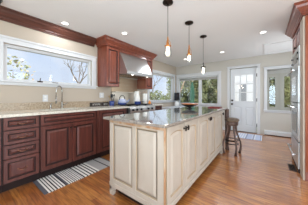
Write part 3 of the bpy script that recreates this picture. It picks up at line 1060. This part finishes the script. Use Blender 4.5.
# bracket feet
for (x, y, sx, sy) in ((IX0, IY0, 1, 1), (IX1, IY0, -1, 1), (IX0, IY1, 1, -1), (IX1, IY1, -1, -1)):
    f = MB()
    prof = [(0, 0.1), (0.11, 0.1), (0.10, 0.075), (0.075, 0.065), (0.062, 0.045), (0.064, 0.02), (0.058, 0.0), (0.004, 0.0), (-0.004, 0.03), (0.0, 0.06)]
    f.prism([(x + sx * a, b) for a, b in prof], 'Y', y, y + sy * 0.035)
    f.prism([(y + sy * a, b) for a, b in prof], 'X', x + sx * 0.001, x + sx * 0.035)
    f.build('foot', M['cream'], isl)
# toe recess under the body, brown post carrying the overhang
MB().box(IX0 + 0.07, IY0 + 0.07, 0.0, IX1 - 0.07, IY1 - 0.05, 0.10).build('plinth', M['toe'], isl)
po = MB().lathe(-0.665, 3.47, [(0.03, 0.0), (0.034, 0.02), (0.026, 0.06), (0.034, 0.12), (0.040, 0.30), (0.036, 0.60), (0.042, 0.66), (0.044, 0.70), (0.044, 0.862)], 16)
po.build('support_post', M['walnut'], isl)['label'] = 'dark turned post under the overhang'

t = thing('island_countertop', 'polished grey granite slab topping the cream island', 'countertop', (-1.07, 2.25, 0.862))
ct = MB()
ct.box(-1.50, 1.012, 0.864, -0.652, 3.53, 0.892)
ct.mi[2:] = [1, 1, 1, 1]
o = ct.build('slab', [M['granite_i'], M['granite_edge']], t, bevel=0.005)
MB().box(-1.490, 1.022, 0.8625, -0.662, 3.52, 0.8645).build('edge_band', M['granite_edge'], t)

# bowl on the island
bx_, by_, bz_ = -1.21, 2.78, 0.892
t = thing('footed_bowl', 'wide amber bowl on a dark foot on the island top', 'bowl', (bx_, by_, bz_))
MB().lathe(bx_, by_, [(0.055, bz_), (0.058, bz_ + 0.006), (0.03, bz_ + 0.016), (0.03, bz_ + 0.03)], 24).build('foot', M['bowl_out'], t)
MB().lathe(bx_, by_, [(0.03, bz_ + 0.028), (0.09, bz_ + 0.040), (0.15, bz_ + 0.070), (0.168, bz_ + 0.090)], 32, close=False).build('underside', M['bowl_out'], t)
MB().lathe(bx_, by_, [(0.168, bz_ + 0.090), (0.172, bz_ + 0.096), (0.165, bz_ + 0.096), (0.14, bz_ + 0.074), (0.08, bz_ + 0.048), (0.02, bz_ + 0.042)], 32, close=False).build('bowl', M['bowl_in'], t)
t = thing('wooden_tray', 'small dark red tray lying at the far end of the island top', 'tray', (-0.86, 3.30, 0.892))
tr = MB().box(-0.98, 3.20, 0.892, -0.745, 3.42, 0.899)
tr.build('base', M['red'], t)
tr = MB()
for (x0, y0, x1, y1) in ((-0.98, 3.20, -0.745, 3.212), (-0.98, 3.408, -0.745, 3.42), (-0.98, 3.212, -0.968, 3.408), (-0.757, 3.212, -0.745, 3.408)):
    tr.box(x0, y0, 0.899, x1, y1, 0.909)
tr.build('rim', M['red'], t)

# bar stool beside the island's far end
sx_, sy_ = -0.545, 3.31
t = thing('bar_stool', 'brown backless bar stool with curved dark legs at the island end', 'stool', (sx_, sy_, 0))
MB().lathe(sx_, sy_, [(0.11, 0.635), (0.128, 0.645), (0.133, 0.665), (0.128, 0.685), (0.10, 0.698), (0.03, 0.702)], 28).build('seat', M['seat'], t)
ap = MB().lathe(sx_, sy_, [(0.098, 0.555), (0.112, 0.565), (0.118, 0.625), (0.105, 0.636)], 28)
ap.build('apron', M['walnut'], t)
for k in range(4):
    a = radians(35 + 90 * k)
    pts, rr = [], []
    for i in range(9):
        u = i / 8
        z = 0.60 * (1 - u)
        r = 0.090 + 0.035 * sin(pi * u * 1.0) - 0.03 * sin(2 * pi * u) + 0.06 * u * u
        pts.append((sx_ + r * cos(a), sy_ + r * sin(a), z))
        rr.append(0.024 - 0.009 * sin(pi * u) )
    MB().tube(pts, rr, 10).build('leg', M['walnut'], t)
rg = MB()
for zz in (0.20, 0.27):
    rg.tube([(sx_ + 0.115 * cos(2 * pi * i / 24), sy_ + 0.115 * sin(2 * pi * i / 24), zz) for i in range(25)], 0.010, 8, cap=False)
rg.build('foot_ring', M['bronze'], t)

# ------------------------------------------------------------------ oven tower on the right
TY0, TY1, TXF = 2.80, 3.80, 0.40
t = thing('oven_tower', 'tall cherry cabinet housing the wall ovens at the right edge', 'cabinet', (0.72, 3.26, 0))
tb = MB()
tb.box(TXF + 0.02, TY0, 0.0, RW - 0.002, 3.02, 2.21)
tb.box(TXF + 0.02, 3.745, 0.0, RW - 0.002, TY1, 2.21)
tb.box(TXF + 0.02, 3.02, 1.885, RW - 0.002, 3.745, 2.21)
tb.box(TXF + 0.60, 3.02, 0.0, RW - 0.002, 3.745, 1.885)
tb.build('body', [M['cherry_lit']], t)
MB().box(TXF, TY0 + 0.012, 0.0, TXF + 0.02, 3.018, 2.21).build('front_strip', M['wall'], t)['label'] = 'pale strip on the tower front'  # near strip of the tower front in the beige wall colour
MB().box(TXF, 3.747, 0.0, TXF + 0.02, TY1, 2.21).build('stile', M['cherry_lit'], t)
for ya, yb, kk in ((3.022, 3.380, 3.35), (3.386, 3.744, 3.415)):
    dd = MB().panel((TXF, yb, 1.89), -Y, Z, -X, yb - ya, 0.30, RAISED_S, 0.02).build('door', WUP, t)
    MB().lathe(TXF, kk, [(0.006, 0.002), (0.006, -0.012), (0.014, -0.017), (0.01, -0.027)], 12, axis='X', cz=1.93).build('knob', M['bronze'], dd)
c = MB()
k0 = c.add([(TXF - a + 0.0, TY0 - a, b) for a, b in KP])
k1 = c.add([(TXF - a, TY1 + a, b) for a, b in KP])
k2 = c.add([(RW - 0.002, TY0 - a, b) for a, b in KP])
k3 = c.add([(RW - 0.002, TY1 + a, b) for a, b in KP])
for A, B in ((k0, k1), (k0, k2), (k1, k3)):
    for i in range(n - 1):
        c.face([A + i, A + i + 1, B + i + 1, B + i])
c.face([k0 + n - 1, k1 + n - 1, k3 + n - 1, k2 + n - 1])
c.face([k0, k1, k3, k2])
c.build('cornice', M['cherry_lit'], t)
c = MB().panel((TXF + 0.02, TY0, 0.12), X, Z, -Y, RW - TXF - 0.025, 2.07, [(0.0, 0.0, 0), (0.001, 0.004, 0), (0.07, 0.004, 0), (0.08, -0.0005, 1), (0.11, 0.003, 0)], 0.0)
c.build('side_panel', [M['cherry_side'], M['cherry_groove']], t)['label'] = 'orange-brown cherry end panel'

t = thing('wall_oven', 'stainless double wall oven with bar handles built into the tower', 'oven', (0.7, 3.38, 0.02))
OX = TXF - 0.012
MB().box(TXF + 0.005, 3.024, 0.02, TXF + 0.58, 3.741, 1.88).build('chassis', M['black'], t)
cpn = MB().box(OX, 3.026, 1.60, TXF + 0.005, 3.739, 1.88).build('control_panel', M['steel'], t)
MB().box(OX - 0.002, 3.20, 1.66, OX, 3.60, 1.82).build('display', M['black_glass'], cpn)
for yy in (3.10, 3.68):
    for zz in (1.70, 1.79):
        MB().lathe(OX, yy, [(0.017, 0.0), (0.016, -0.014), (0.012, -0.017)], 14, axis='X', cz=zz).build('knob', M['black'], cpn)


def oven_door(z0, z1, hz, nm='oven_door', win=True):
    d_ = MB().box(OX - 0.012, 3.026, z0, TXF + 0.005, 3.739, z1).build(nm, M['steel'], t, bevel=0.004)
    if win:
        MB().box(OX - 0.014, 3.14, z0 + 0.10, OX - 0.012, 3.62, z1 - 0.14).build('oven_window', M['black_glass'], d_)
    h = MB().tube([(OX - 0.06, 3.06, hz), (OX - 0.06, 3.705, hz)], 0.012, 10)
    for yy in (3.09, 3.675):
        h.tube([(OX - 0.012, yy, hz), (OX - 0.06, yy, hz)], 0.009, 8)
    h.build('door_handle', M['steel'], d_)


oven_door(1.04, 1.585, 1.525)
oven_door(0.46, 1.025, 0.965)
oven_door(0.06, 0.445, 0.25, 'warming_drawer', False)
MB().box(OX, 3.026, 0.0, TXF + 0.005, 3.739, 0.055).build('kick_plate', M['toe'], t)

# floor register, heater, door mat, striped runner
t = thing('floor_register', 'brown slotted floor register beside the wall oven', 'floor vent', (0.335, 3.2, 0))
r = MB().box(0.285, 3.06, 0.0, 0.375, 3.34, 0.005)
r.build('frame', M['register'], t)
r = MB()
for i in range(12):
    y = 3.08 + i * 0.0205
    r.box(0.297, y, 0.005, 0.363, y + 0.009, 0.008)
r.build('louvres', M['bronze'], t)

t = thing('baseboard_heater', 'low white baseboard heater under the window beside the door', 'heater', (0.5, BW - 0.04, 0))
h = MB().prism([(BW - 0.002, 0.02), (BW - 0.055, 0.02), (BW - 0.06, 0.03), (BW - 0.06, 0.105), (BW - 0.035, 0.14), (BW - 0.002, 0.145)], 'X', -0.04, RW - 0.02)
h.build('cover', M['trim'], t)
MB().box(-0.03, BW - 0.05, 0.0, RW - 0.03, BW - 0.01, 0.02).build('base', M['toe'], t)
MB().box(-0.03, BW - 0.056, 0.108, RW - 0.03, BW - 0.045, 0.114).build('air_slot', M['siding_grey'], t)

wht, blu, gry = lin(226, 228, 236), lin(194, 200, 222), lin(152, 158, 182)
MX0, MX1 = -0.68, -0.085
bands = []
pos = 0.0
for wd, cc in ((0.02, gry), (0.06, wht), (0.05, blu), (0.05, wht), (0.05, blu), (0.05, wht), (0.05, blu), (0.05, wht), (0.05, gry), (0.20, blu), (0.03, wht), (0.05, gry), (0.05, wht), (0.17, blu), (0.04, gry), (0.02, wht)):
    bands.append((pos, cc))
    pos += wd
M['mat'] = stripe_mat('blue_white_woven_mat', 'X', MX1 - MX0, bands)
o = MB().box(MX0, 4.66, 0.0, MX1, 5.30, 0.010).build('door_mat', M['mat'], loc=(MX0, 4.66, 0.0), bevel=0.003)
tag(o, 'pale blue and white banded mat in front of the white door', 'door mat')

RX0, RX1, RY_0, RY_1 = -2.46, -2.02, 0.60, 1.60
cw, cb, cg, cdk = lin(222, 218, 212), lin(52, 48, 52), lin(168, 164, 162), lin(92, 90, 96)
seq = [(0.045, cdk)]
for i in range(6):
    seq += [(0.022, cw), (0.015, cb)]
seq += [(0.03, cdk)]
for i in range(7):
    seq += [(0.017, cw), (0.013, cdk)]
seq += [(0.01, cw)]
for i in range(5):
    seq += [(0.022, cb), (0.034, cw)]
seq += [(0.17, cg), (0.02, cb), (0.12, cg), (0.03, cdk)]
tot = sum(a for a, b in seq)
bands, pos = [], 0.0
for a, b in seq:
    bands.append((pos / tot, b))
    pos += a
M['rug'] = stripe_mat('striped_cotton_runner', 'Y', RY_1 - RY_0, bands)
o = MB().box(RX0, RY_0, 0.0, RX1, RY_1, 0.008).build('striped_runner', M['rug'], loc=(RX0, RY_0, 0.0), bevel=0.002)
tag(o, 'grey, white and black striped runner on the floor before the sink', 'rug')

# ------------------------------------------------------------------ corner console and lamp
t = thing('console_table', 'low white console table in the corner under the two windows', 'table', (-2.62, 4.75, 0))
MB().box(-2.975, 4.10, 0.72, -2.40, 5.50, 0.76).build('table_top', M['trim'], t, bevel=0.004)
MB().box(-2.95, 4.13, 0.62, -2.43, 5.47, 0.72).build('apron', M['trim'], t)
for xx in (-2.94, -2.48):
    for yy in (4.14, 5.42):
        MB().box(xx, yy, 0.0, xx + 0.045, yy + 0.045, 0.62).build('leg', M['trim'], t)
lx, ly = -2.80, 5.22
t = thing('table_lamp', 'small table lamp with black drum shade in the window corner', 'lamp', (lx, ly, 0.76))
MB().lathe(lx, ly, [(0.065, 0.76), (0.085, 0.79), (0.088, 0.87), (0.06, 0.95), (0.022, 0.975), (0.012, 1.0)], 24).build('base', M['white_gloss'], t)
MB().lathe(lx, ly, [(0.112, 0.985), (0.100, 1.29), (0.096, 1.29), (0.108, 0.988)], 28).build('lamp_shade', M['shade'], t)

# ------------------------------------------------------------------ ceiling lights
def can(x, y, label):
    t = thing('recessed_light', label, 'ceiling light', (x, y, CH), 'recessed ceiling lights')
    MB().lathe(x, y, [(0.052, CH - 0.001), (0.062, CH - 0.002), (0.062, CH - 0.005), (0.050, CH - 0.008)], 28, close=False).build('trim_ring', M['trim'], t)
    MB().lathe(x, y, [(0.050, CH - 0.001), (0.050, CH - 0.007), (0.03, CH - 0.009)], 24).build('lens', M['led'], t)
    light('can_or_fill_lamp', 'AREA', (x, y, CH - 0.0095), CAN_WATTS, (0.88, 0.94, 1.0), (0, 0, 0), shape='DISK', size=0.09)


can(-2.71, 1.10, 'round recessed ceiling light above the sink window')
can(-2.21, 1.97, 'round recessed ceiling light just in front of the left wall cabinet')
can(-2.24, 3.59, 'round recessed ceiling light beyond the hood, nearest the right wall cabinet')
can(-2.12, 4.52, 'round recessed ceiling light farthest back, before the window corner')
can(-0.97, 4.43, 'round recessed ceiling light between the pendants and the door')
can(-0.045, 3.54, 'round recessed ceiling light nearest the oven tower')
for (x, y) in ((0.35, 1.3), (-2.2, -0.7), (1.6, 0.4)):  # extra lamps without fittings, added out of view to light the island
    light('can_or_fill_lamp', 'AREA', (x, y, CH - 0.0095), CAN_WATTS, (0.88, 0.94, 1.0), (0, 0, 0), shape='DISK', size=0.09)

o = MB().lathe(-2.70, 0.30, [(0.05, CH), (0.055, CH - 0.03), (0.035, CH - 0.06), (0.03, CH - 0.11)], 16).build('ceiling_sensor', M['black'], loc=(-2.70, 0.30, CH))
tag(o, 'small black fixture on the ceiling above the left window corner', 'ceiling fixture')


def pendant(y, z_stem, z_ring, z_bulb, label, metal, style):
    x = -1.03
    t = thing('pendant_light', label, 'pendant', (x, y, CH), 'pendants over the island')
    MB().lathe(x, y, [(0.068, CH), (0.07, CH - 0.012), (0.058, CH - 0.022), (0.012, CH - 0.026), (0.010, CH - 0.04)], 24).build('canopy', M['bronze'], t)
    MB().tube([(x, y, CH - 0.03), (x, y, z_stem)], 0.0035, 8).build('cord', M['black'], t)
    if style == 'cage':
        st = MB().lathe(x, y, [(0.006, z_stem + 0.03), (0.010, z_stem), (0.011, z_ring + 0.05), (0.014, z_ring + 0.045), (0.016, z_ring), (0.014, z_ring - 0.01)], 16)
        st.build('socket', metal, t)
        rg_ = MB().tube([(x + 0.038 * cos(2 * pi * i / 20), y + 0.038 * sin(2 * pi * i / 20), z_ring) for i in range(21)], 0.006, 8, cap=False)
        for k in range(3):
            a = 2 * pi * k / 3 + 0.5
            rg_.tube([(x + 0.006 * cos(a), y + 0.006 * sin(a), z_stem - 0.01), (x + 0.030 * cos(a), y + 0.030 * sin(a), (z_stem + z_ring) / 2 + 0.005), (x + 0.038 * cos(a), y + 0.038 * sin(a), z_ring)], 0.003, 6)
        rg_.build('wire_frame', metal, t)
        MB().lathe(x, y, [(0.036, z_ring), (0.044, z_ring - 0.03), (0.054, z_ring - 0.09), (0.056, z_bulb - 0.005)], 24, close=False).build('glass_shade', M['shade_glass'], t)
    else:
        st = MB().lathe(x, y, [(0.006, z_stem + 0.03), (0.013, z_stem), (0.013, z_ring + 0.012), (0.05, z_ring + 0.006), (0.052, z_ring - 0.004), (0.02, z_ring - 0.006)], 24)
        st.build('socket', metal, t)
        MB().lathe(x, y, [(0.03, z_ring - 0.004), (0.046, z_ring - 0.04), (0.058, z_ring - 0.10), (0.060, z_bulb - 0.01)], 24, close=False).build('glass_shade', M['shade_glass'], t)
    zb = z_bulb
    top = z_ring - 0.008
    MB().lathe(x, y, [(0.008, zb + 0.01), (0.020, zb + 0.018), (0.027, zb + 0.038), (0.023, zb + 0.06), (0.016, top - 0.005), (0.013, top)], 18).build('bulb', M['bulb'], t)
    light('pendant_lamp', 'POINT', (x, y, zb - 0.03), 1.2, (1.0, 0.86, 0.68), shadow_soft_size=0.03)


pendant(1.67, 1.885, 1.79, 1.66, 'copper cage pendant nearest the camera, hanging over the near island end', M['copper'], 'cage')
pendant(2.345, 1.965, 1.83, 1.72, 'copper cage pendant hanging over the middle of the island', M['copper'], 'cage')
pendant(3.05, 1.80, 1.735, 1.60, 'dark flat-capped pendant hanging over the far island end', M['bronze'], 'cap')

# ------------------------------------------------------------------ outdoors
struct('lawn', MB().box(-60, -30, -0.6, 40, 60, -0.5), M['lawn'])
GZ = -0.5


def leaves(mb, c, rad, count, size, rng):
    for i in range(count):
        while True:
            p = Vector((rng.uniform(-1, 1), rng.uniform(-1, 1), rng.uniform(-1, 1)))
            if 0.25 < p.length < 1:
                break
        q = Vector((c[0] + p.x * rad[0], c[1] + p.y * rad[1], c[2] + p.z * rad[2]))
        a = Vector((rng.gauss(0, 1), rng.gauss(0, 1), rng.gauss(0, 1))).normalized()
        b = a.orthogonal().normalized()
        s_ = size * rng.uniform(0.6, 1.3)
        k = mb.add([q - a * s_, q + b * s_ * 0.5, q + a * s_, q - b * s_ * 0.5])
        mb.face([k, k + 1, k + 2, k + 3])


def bush(name, label, cat, x, y, h, r, m, count=900, size=0.10, bare=0.25, group='trees and shrubs outdoors'):
    rng = random.Random(int(abs(x * 131 + y * 17) * 10))
    t = thing(name, label, cat, (x, y, GZ), group)
    tk = MB().tube([(x, y, GZ), (x + 0.03, y, GZ + h * 0.4), (x, y + 0.02, GZ + h * 0.8)], [0.07 * r + 0.03, 0.05 * r + 0.02, 0.015], 8)
    for k in range(5):
        a = 2 * pi * k / 5
        z0 = GZ + h * (0.25 + 0.1 * k)
        tk.tube([(x, y, z0), (x + r * 0.6 * cos(a), y + r * 0.6 * sin(a), z0 + 0.25 * h)], [0.03, 0.01], 6)
    tk.build('trunk', M['bark'], t)
    fo = MB()
    zc = GZ + h * (1 + bare) / 2
    leaves(fo, (x, y, zc), (r, r, h * (1 - bare) / 2), count, size, rng)
    fo.build('foliage', m, t, fix=False)
    return t


def bare_tree(label, x, y, h, spread, m=None, trunk=0.09, start=0.35, seed=1, lean=0.0):
    rng = random.Random(seed)
    t = thing('bare_tree', label, 'tree', (x, y, GZ), 'trees and shrubs outdoors')
    br_ = MB()
    top = Vector((x + lean * h, y, GZ + h * start))
    MB().tube([(x, y, GZ), (x + lean * h * 0.5, y, GZ + h * start * 0.5), tuple(top)], [trunk, trunk * 0.85, trunk * 0.7], 8).build('trunk', m or M['bark'], t)

    def grow(p, d, l, r, dep):
        q = p + d * l
        mid_ = p + d * l * 0.5 + Vector((rng.uniform(-1, 1), rng.uniform(-1, 1), 0)) * l * 0.06
        br_.tube([p, mid_, q], [r, r * 0.8, r * 0.6], 5, cap=False)
        if dep == 0:
            return
        for i in range(2):
            v = Vector((rng.gauss(0, 1), rng.gauss(0, 1), rng.gauss(0.25, 0.5)))
            nd = (d + v * 0.55 * spread).normalized()
            nd.z = max(nd.z, 0.05)
            grow(p + d * l * rng.uniform(0.6, 1.0), nd.normalized(), l * rng.uniform(0.6, 0.8), r * 0.6, dep - 1)

    for k in range(5):
        a = 2 * pi * k / 5 + rng.uniform(-0.4, 0.4)
        d_ = Vector((cos(a) * spread * 0.6, sin(a) * spread * 0.6, 1.0)).normalized()
        grow(top, d_, h * (1 - start) * 0.36, trunk * 0.42, 3)
    br_.build('branches', m or M['bark'], t, fix=False)


bare_tree('bare grey tree seen through the sink window', -14, 6.9, 6.6, 1.15, trunk=0.11, start=0.42, seed=5)
bare_tree('smaller bare tree farther left through the sink window', -19, 5.2, 3.9, 1.0, trunk=0.07, start=0.5, seed=9)
bush('leafy_tree', 'sparse yellow-green tree at the left side of the sink window', 'tree', -7.6, 1.25, 3.2, 0.75, M['leaf_yel'], 260, 0.075, 0.45)
for i, (x, y, h) in enumerate(((-17, 3.6, 2.8), (-17, 5.9, 2.9), (-17, 9.2, 2.7))):
    bush('hedge_shrub', ('low brown shrub along the lower left of the sink window', 'low brown shrub along the lower middle of the sink window', 'low brown shrub along the lower right of the sink window')[i], 'shrub', x, y, h, 1.1, M['bark'], 500, 0.12, 0.2)
# through the corner window
bare_tree('bare tree through the left half of the corner window', -9.6, 12.2, 6.0, 0.8, trunk=0.09, start=0.3, seed=3)
bush('leafy_tree', 'tall green tree at the right side of the corner window', 'tree', -7.6, 13.0, 4.6, 0.5, M['leaf_mid'], 600, 0.10, 0.2)
bush('garden_shrub', 'grey-green shrub low in the corner window, nearest the hood', 'shrub', -6.9, 9.4, 2.2, 0.85, M['leaf_mid'], 900, 0.09, 0.05)
bush('garden_shrub', 'grey-green shrub low in the corner window, nearest the corner', 'shrub', -6.7, 11.3, 2.0, 0.8, M['leaf_mid'], 900, 0.09, 0.05)
# through the back window
bush('evergreen_tree', 'dark evergreen in the right pane of the back window, left of two', 'tree', -3.2, 8.7, 3.2, 0.6, M['leaf_dark'], 2400, 0.085, 0.04)
bush('evergreen_tree', 'dark evergreen in the right pane of the back window, right of two', 'tree', -1.95, 8.7, 3.3, 0.6, M['leaf_dark'], 2400, 0.085, 0.04)
bush('evergreen_tree', 'olive evergreen behind the two dark evergreens of the right pane', 'tree', -2.9, 10.3, 3.6, 0.75, M['leaf_mid'], 2000, 0.10, 0.05)
bush('evergreen_tree', 'evergreen behind the green umbrella in the left pane', 'tree', -4.6, 9.9, 3.0, 0.75, M['leaf_dark'], 1900, 0.10, 0.05)
bush('evergreen_tree', 'paler evergreen at the left of the left pane', 'tree', -5.6, 13.4, 2.6, 0.9, M['leaf_mid'], 1600, 0.10, 0.05)
bare_tree('leaning pale tree trunk crossing the left pane of the back window', -4.9, 8.0, 4.4, 0.5, M['bark_pale'], 0.045, 0.65, 11, 0.28)
t = thing('patio_umbrella', 'closed green patio umbrella standing beyond the back window', 'umbrella', (-3.16, 7.6, GZ))
MB().lathe(-3.16, 7.6, [(0.22, GZ), (0.22, GZ + 0.05), (0.04, GZ + 0.08)], 16).build('base', M['iron'], t)
MB().tube([(-3.16, 7.6, GZ + 0.05), (-3.16, 7.6, 2.0)], 0.02, 8).build('pole', M['bark_pale'], t)
um = MB()
prof_u = [(0.13, 0.55), (0.14, 0.62), (0.10, 0.95), (0.115, 1.25), (0.08, 1.65), (0.025, 1.93)]
nn = 16
rings = []
for r_, z_ in prof_u:
    rings.append(um.add([(-3.16 + r_ * (1 + 0.18 * (-1) ** i) * cos(2 * pi * i / nn), 7.6 + r_ * (1 + 0.18 * (-1) ** i) * sin(2 * pi * i / nn), z_) for i in range(nn)]))
for a, b in zip(rings, rings[1:]):
    for i in range(nn):
        j = (i + 1) % nn
        um.face([a + i, a + j, b + j, b + i])
um.build('canopy', M['umb'], t)
# beyond the door and the window beside it
t = thing('garden_shed', 'white shed with a grey door seen through the door glass', 'shed', (-1.0, 11.5, GZ))
sd = MB()
for i in range(21):
    z = GZ + i * 0.17
    sd.prism([(10.6, z), (10.585, z), (10.6, z + 0.17)], 'X', -1.9, -0.15)
sd.box(-1.9, 10.6, GZ, -0.15, 12.4, GZ + 3.56)
sd.build('wall', M['siding'], t)
MB().box(-1.30, 10.565, GZ, -0.96, 10.6, 1.9).build('door', M['siding_grey'], t)
MB().prism([(10.4, GZ + 3.55), (12.6, GZ + 3.55), (11.5, GZ + 4.3)], 'X', -2.0, -0.05).build('roof', M['roof'], t)
bush('garden_shrub', 'green shrub through the left pane of the window beside the door', 'shrub', 0.36, 8.6, 3.2, 0.5, M['leaf_dark'], 3600, 0.08, 0.02)
bush('garden_shrub', 'green shrub through the right pane of the window beside the door', 'shrub', 0.95, 10.0, 3.0, 0.5, M['leaf_mid'], 900, 0.08, 0.1)
